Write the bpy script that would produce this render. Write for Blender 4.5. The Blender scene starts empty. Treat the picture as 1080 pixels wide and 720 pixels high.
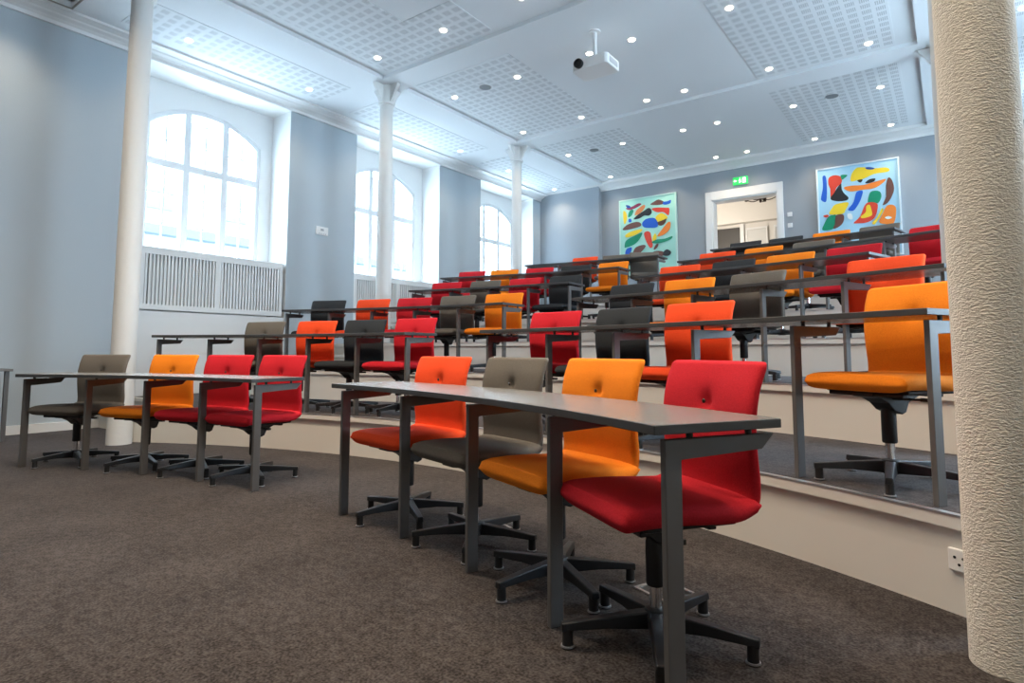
import bpy, bmesh, math, random
from mathutils import Vector, Matrix
random.seed(4)
sc = bpy.context.scene
C = sc.collection
PI = math.pi
# ------------------------------------------------------------------ camera
cam_d = bpy.data.cameras.new('camera'); cam = bpy.data.objects.new('camera', cam_d); C.objects.link(cam)
F, CY, YAW, PITCH, ROLL, CAMH = 638.355, 318.05, -0.628717, 0.0823438, 0.0013243, 0.91661
cam_d.sensor_width = 36.0; cam_d.sensor_fit = 'HORIZONTAL'
cam_d.lens = F/1080*36.0
cam_d.shift_y = -(360-CY)/1080.0
cam_d.clip_start = 0.02; cam_d.clip_end = 200
fw = Vector((math.sin(YAW)*math.cos(PITCH), math.cos(YAW)*math.cos(PITCH), math.sin(PITCH)))
rt = Vector((math.cos(YAW), -math.sin(YAW), 0)); up = rt.cross(fw)
r2 = rt*math.cos(ROLL)+up*math.sin(ROLL); u2 = -rt*math.sin(ROLL)+up*math.cos(ROLL)
M = Matrix((( r2.x, u2.x, -fw.x, 0), (r2.y, u2.y, -fw.y, 0), (r2.z, u2.z, -fw.z, CAMH), (0,0,0,1)))
cam.matrix_world = M
sc.camera = cam
# ------------------------------------------------------------------ sky and exposure
sc.view_settings.view_transform = 'Standard'; sc.view_settings.look = 'None'
sc.view_settings.gamma = 1; sc.view_settings.use_curve_mapping = False
sc.view_settings.exposure = 0.10
SKY = 18.5; SPOT = 42.0; FRONT_FILL = 250.0; GLOW = 12.0
w = bpy.data.worlds.new('overcast_sky'); sc.world = w; w.use_nodes = True
bg = w.node_tree.nodes['Background']; bg.inputs[0].default_value = (0.62, 0.82, 1.0, 1); bg.inputs[1].default_value = SKY

# ------------------------------------------------------------------ measures of the room
XL, XR, YF, YB = -8.40, 1.63, -3.6, 12.92          # walls: window side, far side, front, back
CX, CYY = -3.46, -3.26                             # centre of the curved rows
H = 0.3463                                         # riser height
ZS, ZC = 4.90, 4.95                                # side bay and middle bay ceilings
ZCOR = 4.75
XCL, XCR = -6.74, 0.10                             # column lines
def RE(k): return 6.88+1.38*(k-2)                  # platform edge radius of row k
def RLg(k): return 5.57+1.38*(k-1)                 # desk post radius
NICHES = [(3.42,5.53), (6.86,9.01), (10.35,12.44)]
ND = 0.50

# ------------------------------------------------------------------ materials
def mat(name, col, rough=0.6, metal=0.0, spec=0.5, bump=None, noise=None, emit=None):
    """bump=(scale, strength, distance); noise=(scale, colour2, contrast lo, hi)"""
    m = bpy.data.materials.new(name); m.use_nodes = True
    nt = m.node_tree; b = nt.nodes['Principled BSDF']
    b.inputs['Base Color'].default_value = (*col, 1); b.inputs['Roughness'].default_value = rough
    b.inputs['Metallic'].default_value = metal; b.inputs['Specular IOR Level'].default_value = spec
    tc = nt.nodes.new('ShaderNodeTexCoord')
    if noise:
        n = nt.nodes.new('ShaderNodeTexNoise'); n.inputs['Scale'].default_value = noise[0]; n.inputs['Detail'].default_value = 4
        nt.links.new(tc.outputs['Object'], n.inputs['Vector'])
        r = nt.nodes.new('ShaderNodeValToRGB')
        r.color_ramp.elements[0].position = noise[2]; r.color_ramp.elements[1].position = noise[3]
        r.color_ramp.elements[0].color = (*col, 1); r.color_ramp.elements[1].color = (*noise[1], 1)
        nt.links.new(n.outputs['Fac'], r.inputs['Fac']); nt.links.new(r.outputs['Color'], b.inputs['Base Color'])
    if bump:
        n = nt.nodes.new('ShaderNodeTexNoise'); n.inputs['Scale'].default_value = bump[0]; n.inputs['Detail'].default_value = 3
        nt.links.new(tc.outputs['Object'], n.inputs['Vector'])
        bp = nt.nodes.new('ShaderNodeBump'); bp.inputs['Strength'].default_value = bump[1]; bp.inputs['Distance'].default_value = bump[2]
        nt.links.new(n.outputs['Fac'], bp.inputs['Height']); nt.links.new(bp.outputs['Normal'], b.inputs['Normal'])
    if emit:
        b.inputs['Emission Color'].default_value = (*emit[0], 1); b.inputs['Emission Strength'].default_value = emit[1]
    return m
def emis(name, col, s):
    return mat(name, col, emit=(col, s))
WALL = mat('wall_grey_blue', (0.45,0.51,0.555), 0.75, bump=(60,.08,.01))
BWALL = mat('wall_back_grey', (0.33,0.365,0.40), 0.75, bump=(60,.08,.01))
WHITE = mat('white_paint', (0.80,0.80,0.79), 0.5)
CREAM = mat('cream_riser', (0.72,0.70,0.65), 0.45)
NOSE = mat('nosing_paint', (0.72,0.70,0.66), 0.4)
ALU = mat('aluminium', (0.75,0.76,0.78), 0.3, 0.9)
CEIL = mat('ceiling_white', (0.74,0.77,0.79), 0.7)
CARPET = bpy.data.materials.new('carpet'); CARPET.use_nodes = True
nt = CARPET.node_tree; b = nt.nodes['Principled BSDF']; b.inputs['Roughness'].default_value = .95; b.inputs['Specular IOR Level'].default_value = .1
b.inputs['Sheen Weight'].default_value = .22; b.inputs['Sheen Roughness'].default_value = .3; b.inputs['Sheen Tint'].default_value = (.8,.82,.9,1)
tc = nt.nodes.new('ShaderNodeTexCoord'); rp = nt.nodes.new('ShaderNodeValToRGB'); ad = nt.nodes.new('ShaderNodeMath'); ad.operation = 'ADD'; ad2 = nt.nodes.new('ShaderNodeMath'); ad2.operation = 'ADD'
for sc_, de, wt, dst in ((110, 3, .55, 0), (28, 5, .30, 1), (3.2, 3, .15, 2)):
    n_ = nt.nodes.new('ShaderNodeTexNoise'); n_.inputs['Scale'].default_value = sc_; n_.inputs['Detail'].default_value = de; nt.links.new(tc.outputs['Object'], n_.inputs['Vector'])
    m_ = nt.nodes.new('ShaderNodeMath'); m_.operation = 'MULTIPLY'; m_.inputs[1].default_value = wt; nt.links.new(n_.outputs['Fac'], m_.inputs[0])
    nt.links.new(m_.outputs[0], (ad.inputs[0], ad.inputs[1], ad2.inputs[1])[dst])
nt.links.new(ad.outputs[0], ad2.inputs[0]); nt.links.new(ad2.outputs[0], rp.inputs['Fac']); nt.links.new(rp.outputs['Color'], b.inputs['Base Color'])
rp.color_ramp.elements[0].position = .41; rp.color_ramp.elements[1].position = .60
rp.color_ramp.elements[0].color = (.018,.014,.012,1); rp.color_ramp.elements[1].color = (.080,.069,.066,1)
DESKTOP = mat('desktop_grey', (0.19,0.185,0.18), 0.27, bump=(300,.03,.002))
DESKEDGE = mat('desktop_edge', (0.055,0.057,0.06), 0.4)
STEEL = mat('grey_lacquered_steel', (0.125,0.122,0.12), 0.42, 0.2)
BLACK = mat('black_plastic', (0.012,0.012,0.013), 0.45)
BASEM = mat('black_cast_metal', (0.018,0.019,0.022), 0.38, 0.3)
CHROME = mat('chrome', (0.8,0.8,0.82), 0.15, 1.0)
FRAMEW = mat('window_frame_white', (0.78,0.79,0.80), 0.45)
COLM = mat('column_white', (0.78,0.78,0.76), 0.55, bump=(30,.15,.01))
# rough cast plaster of the near column
PLAST = bpy.data.materials.new('rough_plaster'); PLAST.use_nodes = True
nt = PLAST.node_tree; b = nt.nodes['Principled BSDF']; b.inputs['Base Color'].default_value = (0.76,0.72,0.64,1); b.inputs['Roughness'].default_value = .8
tc = nt.nodes.new('ShaderNodeTexCoord'); mp = nt.nodes.new('ShaderNodeMapping'); mp.inputs['Scale'].default_value = (1,1,2.1)
nz = nt.nodes.new('ShaderNodeTexNoise'); nz.inputs['Scale'].default_value = 85; nz.inputs['Detail'].default_value = 2.5; nz.inputs['Distortion'].default_value = .6
bp = nt.nodes.new('ShaderNodeBump'); bp.inputs['Strength'].default_value = 1.0; bp.inputs['Distance'].default_value = .008
for a, c in ((tc.outputs['Object'], mp.inputs['Vector']), (mp.outputs['Vector'], nz.inputs['Vector']), (nz.outputs['Fac'], bp.inputs['Height']), (bp.outputs['Normal'], b.inputs['Normal'])): nt.links.new(a, c)
# thin glass
GLASS = bpy.data.materials.new('window_glass'); GLASS.use_nodes = True
nt = GLASS.node_tree; nt.nodes.clear()
o_ = nt.nodes.new('ShaderNodeOutputMaterial'); mx = nt.nodes.new('ShaderNodeMixShader'); tr = nt.nodes.new('ShaderNodeBsdfTransparent'); gl = nt.nodes.new('ShaderNodeBsdfGlossy')
tr.inputs[0].default_value = (.95,.97,.98,1); gl.inputs['Roughness'].default_value = .02; mx.inputs[0].default_value = .06
nt.links.new(tr.outputs[0], mx.inputs[1]); nt.links.new(gl.outputs[0], mx.inputs[2]); nt.links.new(mx.outputs[0], o_.inputs[0])
# perforated acoustic panel: a grid of round-cornered dark holes
PERF = bpy.data.materials.new('perforated_panel'); PERF.use_nodes = True
nt = PERF.node_tree; b = nt.nodes['Principled BSDF']; b.inputs['Roughness'].default_value = .7
tc = nt.nodes.new('ShaderNodeTexCoord'); sp = nt.nodes.new('ShaderNodeSeparateXYZ'); nt.links.new(tc.outputs['Object'], sp.inputs[0])
def mth(op, a, bb=None):
    n = nt.nodes.new('ShaderNodeMath'); n.operation = op
    for i, v in enumerate((a, bb)):
        if v is None: continue
        if isinstance(v, (int, float)): n.inputs[i].default_value = v
        else: nt.links.new(v, n.inputs[i])
    return n.outputs[0]
def band(axis, pitch, frac):
    return mth('LESS_THAN', mth('FRACT', mth('DIVIDE', mth('ADD', axis, 50.0), pitch)), frac)
big = mth('MULTIPLY', band(sp.outputs['X'], .145, .70), band(sp.outputs['Y'], .145, .62))
fine = mth('MULTIPLY', band(sp.outputs['X'], .0207, .62), band(sp.outputs['Y'], .0207, .62))
fac = mth('MULTIPLY', big, fine)
mc = nt.nodes.new('ShaderNodeMix'); mc.data_type = 'RGBA'; nt.links.new(fac, mc.inputs[0])
mc.inputs[6].default_value = (0.74,0.77,0.79,1); mc.inputs[7].default_value = (0.36,0.38,0.40,1)
nt.links.new(mc.outputs[2], b.inputs['Base Color'])
FAB = {}
for nm, col, c2 in (('red',(0.50,0.008,0.018),(0.62,0.016,0.030)), ('orange-red',(0.80,0.062,0.012),(0.92,0.09,0.02)),
                ('orange',(0.80,0.20,0.008),(0.92,0.26,0.012)), ('grey',(0.115,0.102,0.088),(0.155,0.14,0.122)),
                ('charcoal',(0.022,0.026,0.031),(0.034,0.039,0.045))):
    FAB[nm] = mat('wool_'+nm.replace('-','_'), col, 0.85, spec=0.25, noise=(220,c2,.3,.7), bump=(700,.35,.002))
DKBTN = mat('button_dark', (0.03,0.02,0.015), 0.5)

# ------------------------------------------------------------------ helpers
def finish(name, bm, mats, parent=None, smooth=False, loc=None):
    bmesh.ops.recalc_face_normals(bm, faces=bm.faces)
    me = bpy.data.meshes.new(name); bm.to_mesh(me); bm.free()
    if not isinstance(mats, (list, tuple)): mats = [mats]
    for m in mats: me.materials.append(m)
    if smooth:
        for f in me.polygons: f.use_smooth = True
        if smooth == 'auto': me.set_sharp_from_angle(angle=math.radians(38))
    o = bpy.data.objects.new(name, me); C.objects.link(o)
    if parent: o.parent = parent
    if loc: o.location = loc
    return o
def thing(name, label, cat, loc=(0,0,0), rz=0, group=None):
    o = bpy.data.objects.new(name, None); C.objects.link(o); o.empty_display_size = .1
    o.location = loc; o.rotation_euler = (0,0,rz); o['label'] = label; o['category'] = cat
    if group: o['group'] = group
    return o
def tag(o, label, cat, group=None):
    o['label'] = label; o['category'] = cat
    if group: o['group'] = group
    return o
def struct(o, label=None):
    o['kind'] = 'structure'
    if label: o['label'] = label
    return o
def box(bm, x0, x1, y0, y1, z0, z1, mi=0, mx=None):
    v = [bm.verts.new((x, y, z)) for z in (z0, z1) for y in (y0, y1) for x in (x0, x1)]
    if mx is not None:
        for q in v: q.co = mx @ q.co
    fs = []
    for f in ((0,2,3,1),(4,5,7,6),(0,1,5,4),(2,6,7,3),(0,4,6,2),(1,3,7,5)):
        fc = bm.faces.new([v[i] for i in f]); fc.material_index = mi; fs.append(fc)
    return fs
def prism(bm, pts, z0, z1, mi=0, mside=None, mx=None):
    a = [bm.verts.new((x, y, z0)) for x, y in pts]; b_ = [bm.verts.new((x, y, z1)) for x, y in pts]
    if mx is not None:
        for q in a+b_: q.co = mx @ q.co
    f = bm.faces.new(a[::-1]); f.material_index = mi
    f = bm.faces.new(b_); f.material_index = mi
    n = len(pts)
    for i in range(n):
        f = bm.faces.new((a[i], a[(i+1)%n], b_[(i+1)%n], b_[i])); f.material_index = mi if mside is None else mside
def cyl(bm, p0, p1, r0, r1=None, seg=20, mi=0, caps=True):
    r1 = r0 if r1 is None else r1
    p0 = Vector(p0); p1 = Vector(p1); d = (p1-p0).normalized()
    a = d.orthogonal().normalized(); c = d.cross(a)
    R0 = [bm.verts.new(p0+(a*math.cos(t)+c*math.sin(t))*r0) for t in [2*PI*i/seg for i in range(seg)]]
    R1 = [bm.verts.new(p1+(a*math.cos(t)+c*math.sin(t))*r1) for t in [2*PI*i/seg for i in range(seg)]]
    for i in range(seg):
        f = bm.faces.new((R0[i], R0[(i+1)%seg], R1[(i+1)%seg], R1[i])); f.material_index = mi
    if caps:
        bm.faces.new(R0[::-1]).material_index = mi; bm.faces.new(R1).material_index = mi
def lathe(bm, prof, seg=32, mi=0, org=(0,0,0)):
    rings = []
    for r, z in prof:
        rings.append([bm.verts.new((org[0]+r*math.cos(2*PI*i/seg), org[1]+r*math.sin(2*PI*i/seg), org[2]+z)) for i in range(seg)])
    for a, b_ in zip(rings, rings[1:]):
        for i in range(seg):
            bm.faces.new((a[i], a[(i+1)%seg], b_[(i+1)%seg], b_[i])).material_index = mi
    bm.faces.new(rings[0][::-1]).material_index = mi; bm.faces.new(rings[-1]).material_index = mi
def bev(o, wdt, seg=2):
    m = o.modifiers.new('bevel', 'BEVEL'); m.width = wdt; m.segments = seg; m.limit_method = 'ANGLE'; m.angle_limit = math.radians(40)
    return o
def pol(R, a): return (CX+R*math.sin(a), CYY+R*math.cos(a))
def dup_tree(root, loc, rz):
    r = root.copy(); C.objects.link(r); r.location = loc; r.rotation_euler = (0,0,rz)
    def rec(src, dst):
        for ch in list(kids.get(src.name, [])):
            c = ch.copy(); C.objects.link(c); c.parent = dst
            rec(ch, c)
    rec(root, r)
    return r
kids = {}
def index_kids(root):
    kids[root.name] = list(root.children)
    for ch in root.children: index_kids(ch)
ORD = ['first','second','third','fourth','fifth','sixth','seventh','eighth','ninth','tenth']

# ------------------------------------------------------------------ the room shell
bm = bmesh.new(); box(bm, XL-.5, XR+.5, YF-.1, YB+.02, -.12, 0); struct(finish('floor', bm, CARPET), 'speckled brown-grey carpet floor')
# walls with window niches; the right side's unseen windows are added for daylight
def arch_pts(y0, y1, zsp, zcr, n=14):
    """points of a segmental arch from (y0,zsp) over the crown to (y1,zsp)"""
    c = (y1-y0)/2; s = zcr-zsp; R = (c*c+s*s)/(2*s); a = math.asin(c/R)
    return [((y0+y1)/2+R*math.sin(t), zcr-R+R*math.cos(t)) for t in [-a+2*a*i/n for i in range(n+1)]]
WZ0, WZSP, WZCR = 2.28, 4.17, 4.47
def portal(XW, s, y0, y1, wz, yc):
    # daylight portal in the opening
    ld = bpy.data.lights.new('daylight_portal', 'AREA'); ld.shape = 'RECTANGLE'; ld.size = WZCR-wz; ld.size_y = y1-y0; ld.cycles.is_portal = True
    lo = bpy.data.objects.new('daylight_portal', ld); C.objects.link(lo); lo.location = (XW+s*.20, yc, (WZCR+wz)/2)
    lo.rotation_euler = (0, s*PI/2, 0)
def side_wall(side):
    X = XL if side == 'left' else XR; s = -1 if side == 'left' else 1     # s: outward
    XW = X+s*ND
    NI = [(a, b, WZ0) for a, b in NICHES] if side == 'left' else [(3.42,5.53,.9), (6.86,9.01,1.7), (10.35,12.44,WZ0)]  # right openings are invented, with low sills to bring in daylight
    edges = [YF] + [e for n in NI for e in n[:2]] + [YB]
    bm = bmesh.new()
    for i in range(0, len(edges), 2):
        fs = box(bm, min(X, X+s*(ND+.25)), max(X, X+s*(ND+.25)), edges[i], edges[i+1], 0, ZS+.4)
        for f in fs:
            f.normal_update()
            if abs(f.normal.y) > .9: f.material_index = 1
    for a, b_, _ in NI:                                                   # lintel over each niche
        for f in box(bm, min(X, X+s*(ND+.25)), max(X, X+s*(ND+.25)), a, b_, ZCOR, ZS+.4, 1): pass
    struct(finish('wall_'+side, bm, [WALL, WHITE]), 'grey-blue wall with white window niches')
    bm = bmesh.new()                                                       # outer skin with arched openings
    for a, b_, wz in NI:
        y0, y1 = a+.2, b_-.2
        x0, x1 = sorted((XW, XW+s*.22))
        if side == 'left': box(bm, XW, X-.03, a, b_, 0, 1.44)
        box(bm, x0, x1, a, b_, 0, wz); box(bm, x0, x1, a, y0, wz, ZCOR); box(bm, x0, x1, y1, b_, wz, ZCOR)
        P = arch_pts(y0, y1, WZSP, WZCR)
        for (ya, za), (yb, zb) in zip(P, P[1:]):
            v = [bm.verts.new((x, y, z)) for x in (x0, x1) for y, z in ((ya,za),(yb,zb),(yb,ZCOR),(ya,ZCOR))]
            for f in ((0,1,2,3),(7,6,5,4),(0,4,5,1),(2,6,7,3)): bm.faces.new([v[i] for i in f])
    struct(finish('wall_'+side, bm, WHITE), 'white window niche backs')
    for n, (a, b_, wz) in enumerate(NI):                                   # windows
        y0, y1 = a+.2, b_-.2
        X0 = XW+s*.06; e = thing('window_%d' % (n+1 + (3 if side=='right' else 0)), 'tall arched white window with three lights', 'window', (X0,(y0+y1)/2,wz))
        del e['category']; e['kind'] = 'structure'
        yc = (y0+y1)/2; hw = (y1-y0)/2
        P = [(y-yc, z-wz) for y, z in arch_pts(y0, y1, WZSP, WZCR, 20)]
        def top(y, inset=0):
            c = hw; ss = WZCR-WZSP; R = (c*c+ss*ss)/(2*ss); return WZCR-wz-R+math.sqrt(max(0,R*R-y*y))-inset
        bm = bmesh.new()
        loop = [(-hw,0)]+P+[(hw,0)]
        # outer frame
        fwid = .055
        inner = [(-hw+fwid, fwid)]+[(y*(hw-fwid)/hw, z-fwid) for y, z in P]+[(hw-fwid, fwid)]
        L = len(loop)
        va = [[bm.verts.new((xx, y, z)) for y, z in lp] for lp in (loop, inner) for xx in (-.04, .04)]
        for i in range(L):
            j = (i+1) % L
            bm.faces.new((va[0][i], va[0][j], va[2][j], va[2][i])); bm.faces.new((va[1][i], va[3][i], va[3][j], va[1][j]))
            bm.faces.new((va[0][i], va[1][i], va[1][j], va[0][j])); bm.faces.new((va[2][i], va[2][j], va[3][j], va[3][i]))
        fr = finish('window_frame', bm, FRAMEW, e)
        for my in (-hw+(2*hw)/3, hw-(2*hw)/3):
            bm = bmesh.new(); box(bm, -.045, .045, my-.045, my+.045, .03, top(my)-.03); finish('mullion', bm, FRAMEW, e)
        ZT = 3.57-wz
        bm = bmesh.new(); box(bm, -.047, .047, -hw+.03, hw-.03, ZT-.05, ZT+.05); finish('transom', bm, FRAMEW, e)
        bm = bmesh.new()
        pw = 2*hw/3
        for k in range(3):
            yy = -hw+pw*(k+.5)
            box(bm, -.012, .012, yy-.009, yy+.009, .03, top(yy)-.03)
            for zz in [ZT*q_/round(ZT/.43) for q_ in range(1, round(ZT/.43))]+[ZT+.35, ZT+.68]:
                ya, yb = -hw+pw*k+.03, -hw+pw*(k+1)-.03
                if zz < min(top(ya), top(yb)): box(bm, -.011, .011, ya, yb, zz-.008, zz+.008)
        finish('glazing_bars', bm, FRAMEW, e)
        bm = bmesh.new(); vs = [bm.verts.new((s*.02, y, z)) for y, z in loop]; bm.faces.new(vs); finish('pane', bm, GLASS, e)
        portal(XW, s, y0, y1, wz, yc)
        if side == 'right': continue
        # radiator cover under the window
        rc = thing('radiator_cover', ('white slatted radiator cover under the %s window from the front, %s' % (ORD[n], 'window wall' if side=='left' else 'far aisle wall')), 'radiator cover', (X+s*.06, yc, 1.46))
        W2 = (b_-a)/2-.03
        bm = bmesh.new(); box(bm, min(s*-.02, s*.43), max(s*-.02, s*.43), -W2-.0, W2, .80, .825); bev(finish('top_board', bm, WHITE, rc), .004)
        bm = bmesh.new(); box(bm, -.02, .02, -W2, -W2+.05, 0, .80); box(bm, -.02, .02, W2-.05, W2, 0, .80); box(bm, -.02, .02, -.04, .04, 0, .80)
        for q in (-1, 1):
            ya, yb = (-W2+.05, -.04) if q < 0 else (.04, W2-.05)
            box(bm, -.02, .02, ya, yb, 0, .07); box(bm, -.02, .02, ya, yb, .73, .80)
        finish('cover_frame', bm, WHITE, rc)
        for q in (-1, 1):
            ya, yb = (-W2+.05, -.04) if q < 0 else (.04, W2-.05)
            bm = bmesh.new(); N = 20
            for i in range(N):
                yy = ya+(yb-ya)*(i+.5)/N; box(bm, -.012, .012, yy-.013, yy+.013, .07, .73)
            finish('slat_panel', bm, WHITE, rc)
        bm = bmesh.new(); xa, xb = sorted((s*.10, s*.28)); box(bm, xa, xb, -W2+.15, W2-.15, .08, .68); finish('radiator', bm, WHITE, rc)
side_wall('left'); side_wall('right')
# baseboards on the flat part of the wall
for side, X, s in (('left', XL, 1), ('right', XR, -1)):
    bm = bmesh.new(); x0, x1 = sorted((X, X+s*.018)); box(bm, x0, x1, YF, 3.05, 0, .10); struct(finish('baseboard_'+side, bm, WHITE))
# front and back walls
bm = bmesh.new(); box(bm, XL-.7, XR+.7, YF-.15, YF, 0, 5.3); struct(finish('wall_front', bm, WALL))
DX0, DX1, DZ = -4.07, -2.74, 4.16; FLZ = 5*H
bm = bmesh.new()
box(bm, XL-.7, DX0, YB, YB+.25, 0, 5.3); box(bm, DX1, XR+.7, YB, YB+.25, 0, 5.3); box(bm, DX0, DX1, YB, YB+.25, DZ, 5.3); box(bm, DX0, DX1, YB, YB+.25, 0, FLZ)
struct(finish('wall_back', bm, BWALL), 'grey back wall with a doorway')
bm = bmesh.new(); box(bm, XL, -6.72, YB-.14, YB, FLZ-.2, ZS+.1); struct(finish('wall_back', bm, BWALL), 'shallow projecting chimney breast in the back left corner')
# door casing
bm = bmesh.new()
for a, b_ in ((DX0-.13, DX0), (DX1, DX1+.11)): box(bm, a, b_, YB-.035, YB, FLZ, DZ+.19)
box(bm, DX0, DX1, YB-.035, YB, DZ, DZ+.19)
box(bm, DX0-.02, DX0+.03, YB-.01, YB+.26, FLZ, DZ); box(bm, DX1-.03, DX1+.02, YB-.01, YB+.26, FLZ, DZ); box(bm, DX0, DX1, YB-.01, YB+.26, DZ-.03, DZ+.02)
struct(bev(finish('door_1', bm, WHITE), .006), 'white door casing around the open doorway in the back wall')
# ceiling
bm = bmesh.new()
box(bm, -6.58, -.19, YF, YB+.3, ZC, 5.35)
box(bm, XL-.1, -6.58, YF, YB+.3, ZS, 5.35); box(bm, -.19, XR+.1, YF, YB+.3, ZS, 5.35)
struct(finish('ceiling', bm, CEIL), 'white ceiling stepped up between the column lines')
BY = [-.78, 2.64, 6.05, 9.42]
for i, y in enumerate(BY):
    bm = bmesh.new(); box(bm, -6.58, -.19, y-.22, y+.22, ZS, ZC+.01); struct(finish('trim_%d' % (i+1), bm, CEIL), 'flat ceiling beam across the room')
# perforated panels let into the ceiling
bays = [(-.5,2.4), (2.9,5.75), (6.35,9.1), (9.75,12.5)]
n = 5
for y0, y1 in bays:
    for x0, x1, z in ((-7.97,-7.22,ZS), (-6.42,-5.28 if y0 < 6 else -4.70,ZC), (-2.15,-.42,ZC), (.45,1.2,ZS)):
        bm = bmesh.new(); box(bm, x0, x1, y0, y1, z-.006, z+.01); struct(finish('trim_%d' % n, bm, PERF), 'perforated acoustic ceiling panel'); n += 1
    if 2 < y0 < 6:
        bm = bmesh.new(); box(bm, -5.28, -4.5, y1-.78, y1, ZC-.006, ZC+.01); struct(finish('trim_%d' % n, bm, PERF), 'perforated acoustic ceiling panel'); n += 1
# cornice
prof = [(0,0),(.03,0),(.04,.04),(.075,.065),(.12,.085),(.135,.10),(.19,.115),(.235,.12),(.235,.2),(0,.2)]
def cornice(kind, mx, L, name):
    bm = bmesh.new()
    a = [bm.verts.new(mx @ Vector((d, 0, z))) for d, z in prof]; b_ = [bm.verts.new(mx @ Vector((d, L, z))) for d, z in prof]
    for i in range(len(prof)):
        j = (i+1) % len(prof); bm.faces.new((a[i], a[j], b_[j], b_[i]))
    bm.faces.new(a); bm.faces.new(b_[::-1]); struct(finish(name, bm, WHITE), 'moulded white cornice')
cornice('l', Matrix.Translation((XL, YF, ZCOR)), YB-YF, 'trim_40')
cornice('r', Matrix(((-1,0,0,XR),(0,1,0,YF),(0,0,1,ZCOR),(0,0,0,1))), YB-YF, 'trim_41')
cornice('b', Matrix(((0,1,0,XL),(-1,0,0,YB),(0,0,1,ZCOR+.03),(0,0,0,1))), XR-XL, 'trim_42')
# ------------------------------------------------------------------ tiers
PX0, PX1 = -6.85, .12
def arc(R, x0, x1, n=48):
    a0 = math.asin((x0-CX)/R); a1 = math.asin((x1-CX)/R)
    return [pol(R, a0+(a1-a0)*i/n) for i in range(n+1)]
for k in range(2, 7):
    A = arc(RE(k), PX0, PX1); z1 = (k-1)*H; z0 = z1-H
    back = [(PX1, YB), (PX0, YB)]
    bm = bmesh.new(); prism(bm, A+back, z0, z1-.006); struct(finish('wall_tier', bm, CREAM), 'cream curved riser of the seating tier, row %d' % k)
    bm = bmesh.new(); prism(bm, arc(RE(k)+.012, PX0, PX1)+back, z1-.005, z1); struct(finish('floor', bm, CARPET), 'carpeted tier under row %d' % k)
    # nosing: cream fascia plus thin aluminium line
    bm = bmesh.new()
    o1 = arc(RE(k)-.022, PX0, PX1); i1 = arc(RE(k)+.012, PX0, PX1)
    prism(bm, o1+i1[::-1], z1-.048, z1-.001)
    struct(finish('trim_%d' % (50+k), bm, NOSE), 'cream nosing along the tier edge')
    bm = bmesh.new(); o2 = arc(RE(k)-.025, PX0, PX1); i2 = arc(RE(k)+.006, PX0, PX1); prism(bm, o2+i2[::-1], z1-.003, z1+.003)
    struct(finish('trim_%d' % (60+k), bm, ALU), 'thin aluminium edge strip of the tier')
# aisle steps along both walls
for xa, xb in ((XL, PX0), (PX1, XR)):
    z = 0
    for k in range(2, 7):
        yk = 3.05+1.46*(k-2)
        for q in range(2):
            z += H/2
            bm = bmesh.new(); box(bm, xa, xb, yk+q*.32, YB, z-H/2, z-.03, 0); box(bm, xa, xb, yk+q*.32+.03, YB, z-.03, z, 1); box(bm, xa, xb, yk+q*.32-.02, yk+q*.32+.03, z-.04, z, 2)
            struct(finish('floor', bm, [CREAM, CARPET, NOSE]), 'aisle step beside the tiers')
# ------------------------------------------------------------------ columns
def column(x, y, z0, r0, r1, m, label, cap=True, base=False):
    e = thing('column', label, 'column', (x, y, z0))
    bm = bmesh.new(); Ht = ZS-z0
    lathe(bm, [(r0*1.0, 0), (r0, .5), (r0*.985, Ht*.4), (r1, Ht-.12), (r1, Ht)], 48); finish('shaft', bm, m, e, 'auto')
    bm = bmesh.new(); lathe(bm, [(r1+.015, Ht-.30), (r1+.03, Ht-.29), (r1+.03, Ht-.26), (r1+.012, Ht-.25)], 40); finish('collar', bm, m, e, 'auto')
    for q in range(4):                                   # flared brackets under the beam
        bm = bmesh.new(); mx = Matrix.Rotation(q*PI/2, 4, 'Z')
        pts = [(r1-.01, Ht-.27), (r1+.05, Ht-.20), (r1+.09, Ht-.12), (r1+.15, Ht-.04), (r1+.16, Ht-.002), (r1-.01, Ht-.002)]
        prism(bm, pts, -.025, .025, mx=mx @ Matrix(((1,0,0,0),(0,0,1,0),(0,1,0,0),(0,0,0,1))))
        finish('bracket', bm, m, e)
    return e
column(XCL, 2.64, 0, .112, .100, COLM, 'white round column at the left front row of desks')
column(XCL, 6.05, 2*0.0+H*3, .11, .095, COLM, 'white round column in front of the second window')
column(XCL, 9.42, H*5, .105, .095, COLM, 'white round column in front of the third window')
column(XCR, 2.36, 0, .106, .100, PLAST, 'thick rough-plastered column at the right edge of the photo')
column(XCR-.04, 6.05, H*3, .105, .095, COLM, 'white column hidden behind the rough-plastered column')
column(XCR-.04, 9.42, H*5, .105, .095, COLM, 'white column showing as a strip left of the rough-plastered column')
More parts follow.
